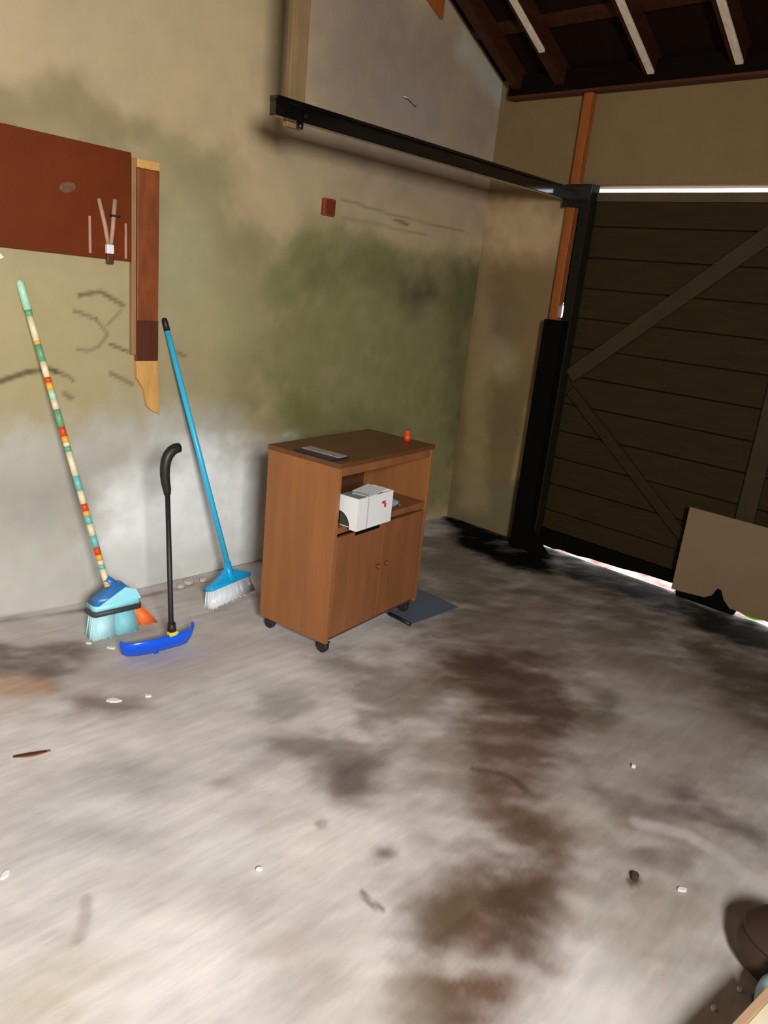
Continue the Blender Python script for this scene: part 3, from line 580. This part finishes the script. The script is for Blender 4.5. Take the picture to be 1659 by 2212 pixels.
t.box((-2.137, -0.612, zc + .014), (-0.055, -0.580, zc + .020)); t.box((-2.137, -0.624, zc + .020), (-0.055, -0.578, zc + .033), bevel=.002)
obj('rail', t, M_gloss, fr)
t = MB(); t.box((-0.064, -0.742, zc - .07), (-0.0555, -0.572, zc + .05), bevel=.003); obj('corner_bracket', t, M_black, fr)
t = MB(); t.box((-2.045, -0.572, zc - .05), (-1.965, -0.545, ROOF(-2.0) - .12), bevel=.003)
obj('hanger', t, M_hanger, fr)['label'] = 'tan timber hanger holding the free end of the rail'
t = MB(); t.tube([(-2.005, -0.60, zc - .055), (-2.005, -0.60, zc - .031)], .012); t.tube([(-2.005, -0.634, zc - .012), (-2.005, -0.626, zc - .012)], .009)
obj('bolt', t, M_black, fr)

# ---------------------------------------------------------------- on the left wall
# red-brown board hung between the posts
rb = thing('wall_board', 'wide oxblood red-brown board fixed flat on the plaster at the left', 'board', (-2.8, -0.02, 1.48))
t = MB(); t.prism([(-3.35, -0.006, 1.492), (-2.379, -0.006, 1.478), (-2.379, -0.006, 1.888), (-3.35, -0.006, 1.905)], (0, -0.024, 0), bevel=.003)
pan = obj('panel', t, M_red, rb)
def mark(pts, dep=0.0015, m=M_scrape, name='scrape', y=-0.0305):
    q = MB(); q.prism([(x, y, z) for x, z in pts], (0, -dep, 0)); return obj(name, q, m, pan)
for x, z0, z1, w in ((-2.555, 1.495, 1.632, .011), (-2.405, 1.487, 1.622, .010)):
    mark([(x - w / 2, z0), (x + w / 2, z0), (x + w / 2 - .001, z1), (x - w / 2 + .001, z1)])['label'] = 'pale vertical scrape in the red-brown paint'
mark([(-2.64 + .03 * math.cos(a) + .01 * math.sin(a), 1.722 + .02 * math.sin(a)) for a in [2 * math.pi * i / 14 for i in range(14)]], m=mat('grey_smudge', (112, 70, 50), 0.6, var=.25, scale=30))['label'] = 'grey smudge'
# a folded pair of pale tongs hanging low on the board
tg = thing('hanging_tongs', 'pair of thin pale wooden sticks hanging at the right end of the red-brown board', 'tongs', (-2.485, -0.036, 1.455))
t = MB(); t.tube([(-2.522, -0.040, 1.700), (-2.497, -0.042, 1.60), (-2.484, -0.042, 1.52)], [.008, .009, .008], n=8); obj('stick', t, M_scrape, tg)
t = MB(); t.tube([(-2.455, -0.040, 1.705), (-2.466, -0.042, 1.60), (-2.476, -0.042, 1.52)], [.009, .009, .008], n=8); obj('stick', t, M_scrape, tg)
t = MB(); t.box((-2.495, -0.052, 1.50), (-2.465, -0.033, 1.535), bevel=.003); obj('white_tip', t, M_scrap, tg)
t = MB(); t.box((-2.474, -0.051, 1.640), (-2.436, -0.032, 1.648)); obj('wire_tie', t, M_grip, tg)
t = MB(); t.box((-2.492, -0.048, 1.462), (-2.464, -0.033, 1.50), bevel=.003); obj('dark_tip', t, M_postdark, tg)

po = thing('wall_post', 'upright brown timber post with a bare yellow wood foot on the plaster wall', 'post', (-2.29, -0.05, 0.83))
yf = -0.032
t = MB(); t.box((-2.354, yf, 1.075), (-2.256, -0.004, 1.838), bevel=.003, mi=0); body = obj('shaft', t, M_post, po)
t = MB(); t.box((-2.3535, yf - .0015, 1.077), (-2.2565, yf + .003, 1.245)); obj('dark_band', t, M_postdark, po)
t = MB(); t.box((-2.355, yf, 1.839), (-2.256, -0.004, 1.872), bevel=.002); obj('bare_top', t, M_bare, po)
t = MB(); t.box((-2.376, -0.026, 1.10), (-2.3555, -0.006, 1.872), bevel=.002); obj('edge_strip', t, M_edge, po)
t = MB(); t.prism([(-2.356, yf + .002, 1.074), (-2.254, yf + .002, 1.074), (-2.241, yf + .002, 0.837), (-2.275, yf + .002, 0.852), (-2.303, yf + .002, 0.875), (-2.318, yf + .002, 0.95), (-2.352, yf + .002, 1.00)], (0, 0.024, 0), bevel=.003); obj('bare_foot', t, M_bare, po)

jb = thing('socket_box', 'small square rust-red socket box on the wall below the black rail', 'socket', (-1.313, -0.03, 1.79))
t = MB(); t.box((-1.352, -0.028, 1.788), (-1.274, -0.004, 1.868), bevel=.006); obj('body', t, M_rust, jb)
t = MB(); t.box((-1.343, -0.033, 1.796), (-1.283, -0.0275, 1.860), bevel=.0025); obj('lid', t, mat('rust_red_lid', (110, 46, 20), .5, var=.1), jb)
t = MB()
t.box((-1.3405, -0.0345, 1.825), (-1.3345, -0.032, 1.831)); obj('screw', t, M_grip, jb)
t = MB(); t.box((-1.291, -0.0345, 1.825), (-1.285, -0.032, 1.831)); obj('screw', t, M_grip, jb)

t = MB(); t.prism([(-2.935, -0.006, 1.46), (-2.905, -0.006, 1.430), (-2.872, -0.006, 1.450), (-2.903, -0.006, 1.480)], (0, -0.004, 0))
tag(recentre(obj('paper_tag', t, M_scrap)), 'small white paper tag stuck on the wall under the red-brown board', 'paper')
t = MB(); t.tube([(-0.86, -0.004, 2.43), (-0.83, -0.03, 2.425), (-0.785, -0.032, 2.408), (-0.76, -0.03, 2.40)], [.004, .004, .0035, .003], n=8)
tag(recentre(obj('wall_nail', t, mat('bright_nail', (210, 200, 186), .3, metal=.6, var=.05))), 'bent bright nail sticking out of the upper wall above the rail', 'nail')

# ---------------------------------------------------------------- brooms and dustpan
def frame(o, w, u):
    """local axes: w across the head, u up the broom, n towards the room"""
    w = Vector(w).normalized(); u = Vector(u); u = (u - w * u.dot(w)).normalized(); n = w.cross(u)
    if n.y > 0: n = -n
    o = Vector(o)
    return lambda a, h, d=0.0: o + w * a + u * h + n * d

def bristle_block(mb, F, a0t, a1t, a0b, a1b, ht, hb, dt, dbm, seed, ncol=11, nrow=3, floor_z=0.004):
    """tapering strands in rows plus a core; splays from the top width to the bottom width"""
    r = random.Random(seed)
    core = []
    for s in (0, 0.5, 1):
        a0 = a0t + (a0b - a0t) * s + .004; a1 = a1t + (a1b - a1t) * s - .004
        h = ht + (hb - ht) * s + (.006 if s == 1 else 0); d = (dt + (dbm - dt) * s) - .003
        core.append([F(a0, h, -d), F(a1, h, -d), F(a1, h, d), F(a0, h, d)])
    mb.rings(core)
    for i in range(ncol):
        for j in range(nrow):
            fi = (i + .5) / ncol; fj = (j + .5) / nrow * 2 - 1
            p0 = F(a0t + (a1t - a0t) * fi, ht, dt * fj)
            p1 = F(a0b + (a1b - a0b) * fi + r.uniform(-.003, .003), hb + r.uniform(-.002, .008), dbm * fj + r.uniform(-.003, .003))
            p1.z = max(p1.z, floor_z)
            wdt = (a1b - a0b) / ncol * 0.62
            mb.tube([p0, p0.lerp(p1, .55), p1], [wdt * .45, wdt * .6, wdt * .45], n=6)

# striped broom
sb = thing('striped_broom', 'broom with cream, green and orange striped handle leaning on the wall at the left', 'broom', (-2.61, -0.375, 0))
top = Vector((-2.822, -0.018, 1.364)); bot = Vector((-2.657, -0.35, 0.215))
bands = [(150, 290, P_mint), (290, 312, P_cream), (312, 350, P_green), (350, 500, P_cream), (500, 520, P_yel), (520, 625, P_green), (625, 720, P_cream), (720, 755, P_red), (755, 800, P_yel),
         (800, 860, P_mint), (860, 920, P_cream), (920, 1030, P_green), (1030, 1092, P_red), (1092, 1130, P_yel), (1130, 1155, P_cream), (1155, 1190, P_green), (1190, 1345, P_cream),
         (1345, 1445, P_teal), (1445, 1530, P_cream), (1530, 1578, P_red), (1578, 1610, P_yel), (1610, 1665, P_teal), (1665, 1740, P_cream), (1740, 1820, P_teal), (1820, 1872, P_red),
         (1872, 1910, P_yel), (1910, 1940, P_cream), (1940, 1970, P_teal), (1970, 2075, P_cream), (2075, 2090, P_yel)]
pm = [P_mint, P_cream, P_green, P_yel, P_red, P_teal]
t = MB()
for k, (a, b, m) in enumerate(bands):
    fa, fb_ = (a - 150) / 1940, (b - 150) / 1940
    t.tube([top.lerp(bot, fa), top.lerp(bot, fb_)], .0125, n=14, mi=pm.index(m))
obj('pole', t, pm, sb)
t = MB(); dr = (top - bot).normalized(); t.tube([top - dr * .10, top - dr * .004, top + dr * .004, top + dr * .012], [.0145, .0145, .012, .006], n=14)
obj('pole_cap', t, P_mint, sb)
F = frame((-2.608, -0.372, 0.0), (1, -0.06, 0), (-0.047, 0.03, 0.225))
def head_ring(h, a0, a1, d): return [F(a0, h, -d), F(a1, h, -d), F(a1, h, d * .6), F(a1 - .01, h, d), F(a0 + .01, h, d), F(a0, h, d * .6)]
t = MB(); t.rings([head_ring(.150, -0.119, 0.069, .036), head_ring(.176, -0.106, 0.058, .033), head_ring(.212, -0.050, 0.020, .024), head_ring(.226, -0.027, 0.008, .018)]); obj('head_shell', t, M_navycap, sb)
t = MB(); t.rings([head_ring(.128, -0.124, 0.074, .040), head_ring(.150, -0.121, 0.071, .040)]); t.prism([F(-.105, .150, .041), F(.072, .150, .041), F(.056, .190, .036), F(.014, .206, .030)], F(0, 0, .004) - F(0, 0, 0)); obj('head_skirt', t, M_cyancap, sb)
t = MB(); t.rings([head_ring(.106, -0.128, 0.078, .043), head_ring(.113, -0.131, 0.079, .046), head_ring(.121, -0.131, 0.079, .046), head_ring(.128, -0.127, 0.077, .043)]); obj('rubber_band', t, M_band, sb)
sock = MB(); sock.tube([F(-.012, .205, 0), bot + dr * .035], [.021, .0165], n=14); obj('socket', sock, M_navycap, sb)
for nm, m, q, lab in (('bristles', M_cyanb, (-.122, -.035, -.140, -.042), 'pale cyan bristles'), ('bristles', M_tealb, (-.035, .050, -.042, .062), 'duller teal bristles'), ('bristles', M_orangeb, (.045, .084, .064, .146), 'orange bristles at the right end')):
    t = MB(); bristle_block(t, F, *q, .108, .006 if m is not M_orangeb else .022, .034, .046, 5, ncol=12 if m is not M_orangeb else 6, nrow=4)
    o = obj(nm, t, m, sb); o['kind'] = 'stuff'; o['label'] = lab

# blue broom
bb = thing('blue_broom', 'sky blue broom with clear white bristles leaning on the wall beside the cabinet', 'broom', (-2.05, -0.345, 0))
top = Vector((-2.213, -0.018, 1.232)); bot = Vector((-2.048, -0.325, 0.155)); dr = (top - bot).normalized()
t = MB(); t.tube([bot - dr * .02, top - dr * .03], .0125); obj('pole', t, M_bluepole, bb)
t = MB(); t.tube([top - dr * .03, top, top + dr * .02, top + dr * .026], [.0135, .0135, .012, .007]); obj('pole_tip', t, M_grip, bb)
F = frame((-2.045, -0.357, 0.0), (0.29, 0.068, 0), (-0.02, 0.04, 0.16))
t = MB()
prof = [(.088, -.142, .138, .026), (.100, -.142, .138, .027), (.108, -.118, .120, .024), (.135, -.04, .05, .02), (.152, -.024, .022, .017)]
t.rings([head_ring(*[h, a0, a1, d]) for h, a0, a1, d in prof])
obj('head', t, M_bluecap, bb)
t = MB(); t.tube([F(0, .09, .008), bot + dr * .03], [.022, .0165], n=14); t.tube([F(.012, .095, .026), F(.004, .15, .016)], [.008, .006], n=8); obj('socket', t, M_bluecap, bb)
t = MB(); bristle_block(t, F, -.136, .132, -.158, .142, .09, .006, .022, .032, 9, ncol=30, nrow=4)
o = obj('bristles', t, M_whitebristle, bb); o['kind'] = 'stuff'; o['label'] = 'clear white bristles'

# long-handled dustpan
dp = thing('dustpan', 'cobalt blue dustpan with a long black handle standing on the floor between the brooms', 'dustpan', (-2.545, -0.55, 0))
cx, cy, ax_, by_ = -2.570, -0.588, 0.150, 0.062
def pan_ring(s, z, grow):
    o = []; sx = 1 - (1 - s) * .34; q = lambda v: math.copysign(abs(v) ** .75, v)
    for k in range(25):
        an = math.pi * (1.0 + k / 24.0)
        lift = 0.0
        o.append(Vector((cx + (ax_ * sx + grow) * q(math.cos(an)), cy - 0.016 * math.cos(an) + (by_ * s + grow) * q(math.sin(an)) + (1 - s) * .045, z + (0.008 * math.cos(an) ** 3 if z > .03 else 0))))
    return o
t = MB()
outer = [pan_ring(.50, .004, 0), pan_ring(.70, .012, 0), pan_ring(.88, .036, 0), pan_ring(.97, .066, 0), pan_ring(1.0, .088, 0)]
inner = [pan_ring(1.0, .088, -.004), pan_ring(.97, .066, -.004), pan_ring(.88, .038, -.004), pan_ring(.70, .016, -.004), pan_ring(.50, .008, -.004)]
t.rings(outer + inner, cap=False, closed=False)
lo = pan_ring(.50, .004, 0)
t.prism(lo + [Vector((cx + .10, cy + .055, .004)), Vector((cx - .10, cy + .06, .004))], (0, 0, .004))
obj('pan', t, M_cobalt, dp)
t = MB(); t.tube([Vector((-2.585, -0.606, .0)), Vector((-2.585, -0.600, .014))], [.010, .012], n=10); obj('foot', t, M_cobalt, dp)
t = MB(); t.tube([Vector((-2.515, -0.588, .0)), Vector((-2.515, -0.584, .014))], [.010, .012], n=10); obj('foot', t, M_cobalt, dp)
t = MB(); t.box((-2.552, -0.652, .080), (-2.512, -0.626, .096), bevel=.004); obj('clip', t, M_yellow, dp)
t = MB(); t.tube([(-2.531, -0.632, .088), (-2.532, -0.625, .14), (-2.543, -0.604, .66)], [.0145, .0105, .0095], updir=(0, 1, 0)); t.tube([(-2.531, -0.632, .088), (-2.531, -0.628, .13)], [.018, .015], updir=(0, 1, 0)); obj('handle', t, M_grip, dp)
t = MB(); t.tube([(-2.543, -0.603, .655), (-2.545, -0.603, .675), (-2.550, -0.60, .705), (-2.553, -0.60, .735), (-2.553, -0.60, .762), (-2.549, -0.60, .788), (-2.540, -0.60, .808), (-2.526, -0.60, .823), (-2.510, -0.60, .831), (-2.494, -0.60, .833)], [.0125, .0155, .0175, .0185, .019, .0195, .020, .020, .0195, .018], n=18, updir=(0, 1, 0))
obj('grip', t, M_grip, dp, smooth=False)

# ---------------------------------------------------------------- the cabinet on casters
CL = (-2.065, -1.033, 0.0); CR = math.radians(7.5)
W, D, Z0, Z1 = 0.671, 0.381, 0.062, 0.826
cab = thing('cabinet', 'teak brown laminate cabinet on casters with an open shelf above two doors', 'cabinet', CL, CR)
def part(name, boxes, m, parent=cab, bevel=.002):
    t = MB()
    for a, b in boxes: t.box(a, b, bevel=bevel)
    return obj(name, t, m, parent, local=True)
part('side_panel', [((0, 0.004, Z0), (.02, D, Z1 - .02))], M_cabside)
part('side_panel', [((W - .02, 0.004, Z0), (W, D, Z1 - .02))], M_cabside)
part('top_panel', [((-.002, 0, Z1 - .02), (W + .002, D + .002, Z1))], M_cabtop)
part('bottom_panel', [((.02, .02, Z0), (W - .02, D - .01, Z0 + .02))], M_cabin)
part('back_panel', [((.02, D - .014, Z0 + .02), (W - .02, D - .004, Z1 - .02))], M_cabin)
part('shelf', [((.0205, .006, .535), (W - .0205, D - .015, .562))], M_cabfront)
part('top_rail', [((.0205, .008, Z1 - .055), (W - .0205, .026, Z1 - .0205))], M_cabfront)
for x0, x1, hx in ((.0215, W / 2 - .002, W / 2 - .03), (W / 2 + .002, W - .0215, W / 2 + .03)):
    dd = part('cabinet_door', [((x0, .003, Z0 + .022), (x1, .020, .522))], M_cabfront)
    t = MB(); t.tube([(hx, .001, .335), (hx, -.012, .335)], .006, n=10); t.tube([(hx, -.012, .335), (hx, -.02, .335)], [.011, .012], n=12); obj('knob', t, M_cabfront, dd, local=True)
part('door_notch_shade', [((.135, .0015, .508), (.30, .0045, .524))], M_blackbox, bevel=0.001)  # black bar stands in for the dark inside a finger notch
for u, v in ((.04, .035), (W - .04, .035), (.04, D - .04), (W - .04, D - .04)):
    c = MB(); c.tube([(u, v, .046), (u, v, Z0)], .011, n=10); c.box((u - .016, v - .014, .044), (u + .016, v + .018, .052), bevel=.003)
    c.box((u - .017, v - .008, .018), (u - .013, v + .022, .046)); c.box((u + .013, v - .008, .018), (u + .017, v + .022, .046))
    cs = obj('caster', c, M_rubber, cab, local=True)
    wh = MB(); zz = .028 if not (u > .3 and v < .1) else .030
    wh.tube([(u - .0125, v + .012, zz - .003), (u - .009, v + .012, zz - .003), (u + .009, v + .012, zz - .003), (u + .0125, v + .012, zz - .003)], [.021, .025, .025, .021], n=18)
    obj('wheel', wh, M_rubber, cs, local=True)

def onto(name, label, cat, u, v, z, rz=0.0):
    p = Matrix.Translation(CL) @ Matrix.Rotation(CR, 4, 'Z') @ Vector((u, v, z))
    return thing(name, label, cat, p, CR + rz)
# white magazine box on the open shelf
bx = onto('file_box', 'white card file box with a scooped end sticking out of the open shelf', 'box', .16, -.015, .5625)
hw, hd, hh = .115, .052, .132
prof = [(-hw, -hd, 0), (-hw, -hd, hh), (-hw, hd, hh), (-hw, hd, .068)]
for k in range(1, 7):
    an = math.pi / 2 * k / 6
    prof.append((-hw, hd - .062 * math.sin(an) - .006, .008 + .060 * (math.cos(an))))
prof.append((-hw, hd - .068, 0))
t = MB(); t.prism(prof, (.004, 0, 0)); obj('end_panel', t, M_white, bx, local=True)
t = MB(); t.box((-hw + .004, -hd, 0), (hw, -hd + .004, hh)); t.box((hw - .004, -hd + .004, 0), (hw, hd, hh)); t.box((-hw + .06, hd - .004, .0), (hw - .004, hd, .09)); t.box((-hw + .02, -hd + .004, 0), (hw - .004, hd - .004, .004))
obj('body', t, M_white, bx, local=True)
t = MB(); t.box((-hw + .004, -hd + .004, hh - .006), (-hw + .075, hd - .004, hh - .003), xf=None); obj('lid_flap', t, M_grey, bx, local=True)
t = MB(); t.box((-hw + .016, -hd + .005, .005), (hw - .005, hd - .005, hh - .02)); obj('inner_shade', t, M_boxshade, bx, local=True)  # dark block added as the shade behind the scooped end
rx = Matrix.Translation((-.03, 0, hh - .002)) @ Matrix.Rotation(math.radians(-7), 4, 'Y')
t = MB(); t.box((-.005, -hd + .002, 0), (.10, hd - .006, .002), xf=rx); obj('lid_flap', t, M_white, bx, local=True)
rx = Matrix.Translation((-.045, -.01, hh + .001)) @ Matrix.Rotation(math.radians(6), 4, 'Y') @ Matrix.Rotation(.3, 4, 'Z')
t = MB(); t.box((-.03, -.035, 0), (.03, .03, .0015), xf=rx); obj('paper_slip', t, M_white, bx, local=True)
t = MB()
for (a, b) in (((.042, .098), (.066, .090)), ((.058, .086), (.072, .074))):
    t.box((a[0], -hd - .0006, min(a[1], b[1]) - .004), (b[0], -hd + .0002, max(a[1], b[1])))
obj('red_mark', t, M_markred, bx, local=True)
t = MB(); t.box((-.056, -hd - .0005, .002), (-.046, -hd + .0002, hh - .002)); obj('faint_stripe', t, M_pinkstripe, bx, local=True)
# crumpled pack right of it
t = MB()
rg = []
for s in range(6):
    a = s / 5; w_ = .026 - .004 * abs(a - .5); rg.append([Vector((a * .085 - .042, w_ * math.cos(q * math.pi / 5) * (1 + .15 * ((q * 7 + s * 3) % 4 - 1.5) * .3), .022 + .020 * math.sin(q * math.pi / 5) * (1 - .18 * ((q * 5 + s * 2) % 3)))) for q in range(10)])
t.rings(rg)
pk = onto('plastic_pack', 'crumpled blue-grey plastic pack on the shelf right of the white box', 'pack', .42, .045, .5625)
obj('wrapper', t, M_bag, pk, local=True)
t = MB(); t.prism([(.043, -.02, .012), (.055, -.024, .006), (.055, .022, .010), (.043, .02, .03)], (0, 0, .002)); obj('sealed_end', t, M_bag, pk, local=True)
# notebook and red cap on top
nb_ = onto('notebook', 'dark navy notebook with pale glare painted on, lying on the cabinet top', 'notebook', .055, .150, Z1)
t = MB(); t.box((-.050, -.105, 0), (.05, .10, .006), bevel=.002); obj('cover', t, M_navy, nb_, local=True)
t = MB(); t.box((-.005, -.096, .0062), (.048, .096, .009)); obj('glare_sheet', t, M_coverglare, nb_, local=True)  # pale sheet imitates the glossy glare on the cover
rc = onto('plastic_cap', 'small red-orange plastic cap standing on the right end of the cabinet top', 'cap', .632, .13, Z1)
t = MB(); t.tube([(0, 0, 0), (0, 0, .02), (0, 0, .022), (0, 0, .042), (0, 0, .045)], [.016, .016, .013, .012, .008], n=16); obj('body', t, M_orange_red, rc, local=True)

# slate mat under the cabinet's right corner
mt = thing('floor_mat', 'thin slate blue mat on the floor under the right corner of the cabinet', 'mat', (-1.36, -0.89, 0.004))
t = MB(); t.prism([(-1.535, -1.028, .002), (-1.175, -1.035, .002), (-1.170, -0.752, .002), (-1.53, -0.75, .002)], (0, 0, .003)); obj('sheet', t, M_slate, mt)
t = MB(); t.tube([(-1.538, -1.035, .010), (-1.536, -0.97, .011), (-1.535, -0.90, .010)], .009, n=10); obj('rolled_edge', t, M_grip, mt)

# ---------------------------------------------------------------- bits on the floor
def leaf(name, x, y, L, wd, rz, m, label, cat, curl=.012, z=.006, tilt=0.0):
    t = MB(); rows = []
    for i in range(9):
        s = i / 8; w_ = wd * math.sin(math.pi * min(1, s * .92 + .06)) ** .8
        zz = curl * (2 * s - 1) ** 2
        rows.append([Vector(((s - .5) * L, -w_, zz + .006)), Vector(((s - .5) * L, 0, zz)), Vector(((s - .5) * L, w_, zz + .004)), Vector(((s - .5) * L, 0, zz + .0015))])
    t.rings(rows)
    bmesh.ops.transform(t.bm, matrix=Matrix.Translation((x, y, z)) @ Matrix.Rotation(rz, 4, 'Z') @ Matrix.Rotation(tilt, 4, 'X'), verts=t.bm.verts)
    return tag(recentre(obj(name, t, m)), label, cat)
leaf('dry_leaf', -3.216, -0.968, .105, .014, -0.35, M_leaf, 'curled reddish-brown dry leaf on the bare floor near the left edge', 'leaf', curl=.005, z=.004)
def scrap(name, x, y, r, m, label, cat, h=.003, seed=1, ang=0.0, sx=1.6):
    q = random.Random(seed); n = 7
    pts = [(x + (r * sx * math.cos(a) * math.cos(ang) - r * math.sin(a) * math.sin(ang)) * q.uniform(.75, 1.1), y + (r * sx * math.cos(a) * math.sin(ang) + r * math.sin(a) * math.cos(ang)) * q.uniform(.75, 1.1), .001) for a in [2 * math.pi * i / n for i in range(n)]]
    t = MB(); t.prism(pts, (0, 0, h + .003), bevel=min(h * .3, .002))
    return tag(recentre(obj(name, t, m)), label, cat)
AN = -0.75
scrap('paper_scrap', -2.878, -0.826, .014, M_scrap, 'largest white paper scrap on the floor in front of the striped broom', 'scrap', seed=2, ang=AN, sx=2.0)
scrap('paper_scrap', -2.769, -0.870, .009, M_scrap, 'white paper scrap just right of the largest scrap', 'scrap', seed=3, ang=AN)
scrap('paper_scrap', -3.455, -1.395, .010, M_scrap, 'white paper scrap on the floor at the left edge', 'scrap', seed=4, ang=.7, sx=1.8)
scrap('paper_scrap', -2.966, -1.783, .006, M_scrap, 'tiny white scrap alone on the pale middle floor', 'scrap', seed=5, ang=AN)
scrap('paper_scrap', -2.757, -0.385, .008, M_scrap, 'white scrap on the floor beside the left end of the striped bristles', 'scrap', seed=6, ang=AN)
scrap('paper_scrap', -2.705, -0.47, .010, M_scrap, 'white scrap in front of the striped broom beside the blue dustpan', 'scrap', seed=7, ang=AN, sx=2.2)
scrap('paper_scrap', -1.713, -2.227, .009, M_scrap, 'round white scrap on the right floor past the brown stain', 'scrap', h=.008, seed=8, sx=1.0)
scrap('paper_scrap', -2.138, -2.576, .010, M_scrap, 'greyish white scrap on the right floor behind the dark clod', 'scrap', seed=9, ang=AN)
scrap('paper_scrap', -2.34, -2.799, .006, M_scrap, 'small white crumb of paper beside the brown pot', 'scrap', h=.006, seed=10, sx=1.2)
scrap('paper_scrap', -2.439, -2.775, .006, M_scrap, 'small white crumb of paper beside the low wooden trestle', 'scrap', h=.006, seed=11, sx=1.5)
scrap('dirt_clod', -2.202, -2.468, .012, M_stone, 'small dark clod of dirt on the right floor', 'clod', h=.014, seed=12, sx=1.2)
for k, (x, y, r, w) in enumerate(((-2.10, -0.075, .022, 'largest crumb of fallen pale plaster at the wall foot behind the blue broom'), (-2.16, -0.10, .016, 'crumb of fallen pale plaster left of the largest crumb'), (-2.03, -0.09, .014, 'smallest crumb of fallen pale plaster right of the largest crumb'))):
    scrap('plaster_crumb', x, y, r, M_crumb, w, 'plaster', h=.014, seed=20 + k, sx=1.3)['group'] = 'plaster crumbs at the wall foot'
leaf('green_leaf', 0.03, -2.045, .12, .022, -1.45, M_greenleaf, 'bright green leaf seen in the gap under the door at the right', 'leaf', curl=.008, z=.018, tilt=-0.8)

# ---------------------------------------------------------------- lower right corner
pt = thing('brown_pot', 'dark brown round lidded pot at the lower right edge of the picture', 'pot', (-2.198, -2.845, 0.0))
t = MB(); n = 32; rr = []
for z, r in ((0, .078), (.012, .095), (.04, .110), (.065, .109), (.085, .098), (.090, .094), (.094, .100), (.100, .098), (.118, .078), (.130, .045), (.134, .012)):
    rr.append([Vector((-2.198 + r * math.cos(2 * math.pi * k / n), -2.845 + r * math.sin(2 * math.pi * k / n), z)) for k in range(n)])
t.rings(rr); obj('body', t, M_pot, pt)
t = MB(); t.tube([(-2.198, -2.845, .132), (-2.198, -2.845, .142), (-2.198, -2.845, .152)], [.012, .016, .010], n=12); obj('lid_knob', t, M_pot, pt)
jg = thing('blue_jug', 'pale blue rounded plastic jug between the brown pot and the low wooden trestle', 'jug', (-2.36, -2.883, 0.0))
t = MB(); rr = []
for z, r in ((0, .040), (.012, .049), (.06, .052), (.085, .048), (.105, .036), (.115, .022), (.125, .020)):
    rr.append([Vector((-2.36 + r * math.cos(2 * math.pi * k / n), -2.883 + r * math.sin(2 * math.pi * k / n), z)) for k in range(n)])
t.rings(rr); obj('body', t, M_jug, jg)
t = MB(); t.tube([(-2.36, -2.883, .125), (-2.36, -2.883, .138)], .022, n=16); obj('screw_cap', t, M_jugdark, jg)
t = MB(); t.tube([(-2.36 + 0.0515 * math.cos(a), -2.883 + 0.0515 * math.sin(a), .03) for a in [2 * math.pi * k / 32 for k in range(33)]], .004, n=8); obj('base_ring', t, M_jugdark, jg)
bm_ = thing('low_trestle', 'low wooden trestle with tan edge and pale planed top in the lower right corner', 'trestle', (-2.6, -2.95, 0.0))
o_ = Vector((-2.588, -2.837, 0)); d = Vector((0.9905, -0.1375, 0)); n_ = Vector((-0.1375, -0.9905, 0))
def trestle_bar(u0, u1, w0, w1, z0, z1): return MB().prism([o_ + d * u + n_ * w + Vector((0, 0, z0)) for u, w in ((u0, w0), (u1, w0), (u1, w1), (u0, w1))], (0, 0, z1 - z0), bevel=.002)
obj('edge_strip', trestle_bar(-.3, .160, 0, .0182, .112, .14), M_beam, bm_)
obj('planed_board', trestle_bar(-.3, .160, .0185, .066, .108, .138), M_beamface, bm_)
for u, w in ((-.28, .022), (.118, .022)): obj('leg', trestle_bar(u, u + .04, w, w + .035, 0, .1075), M_beam, bm_)
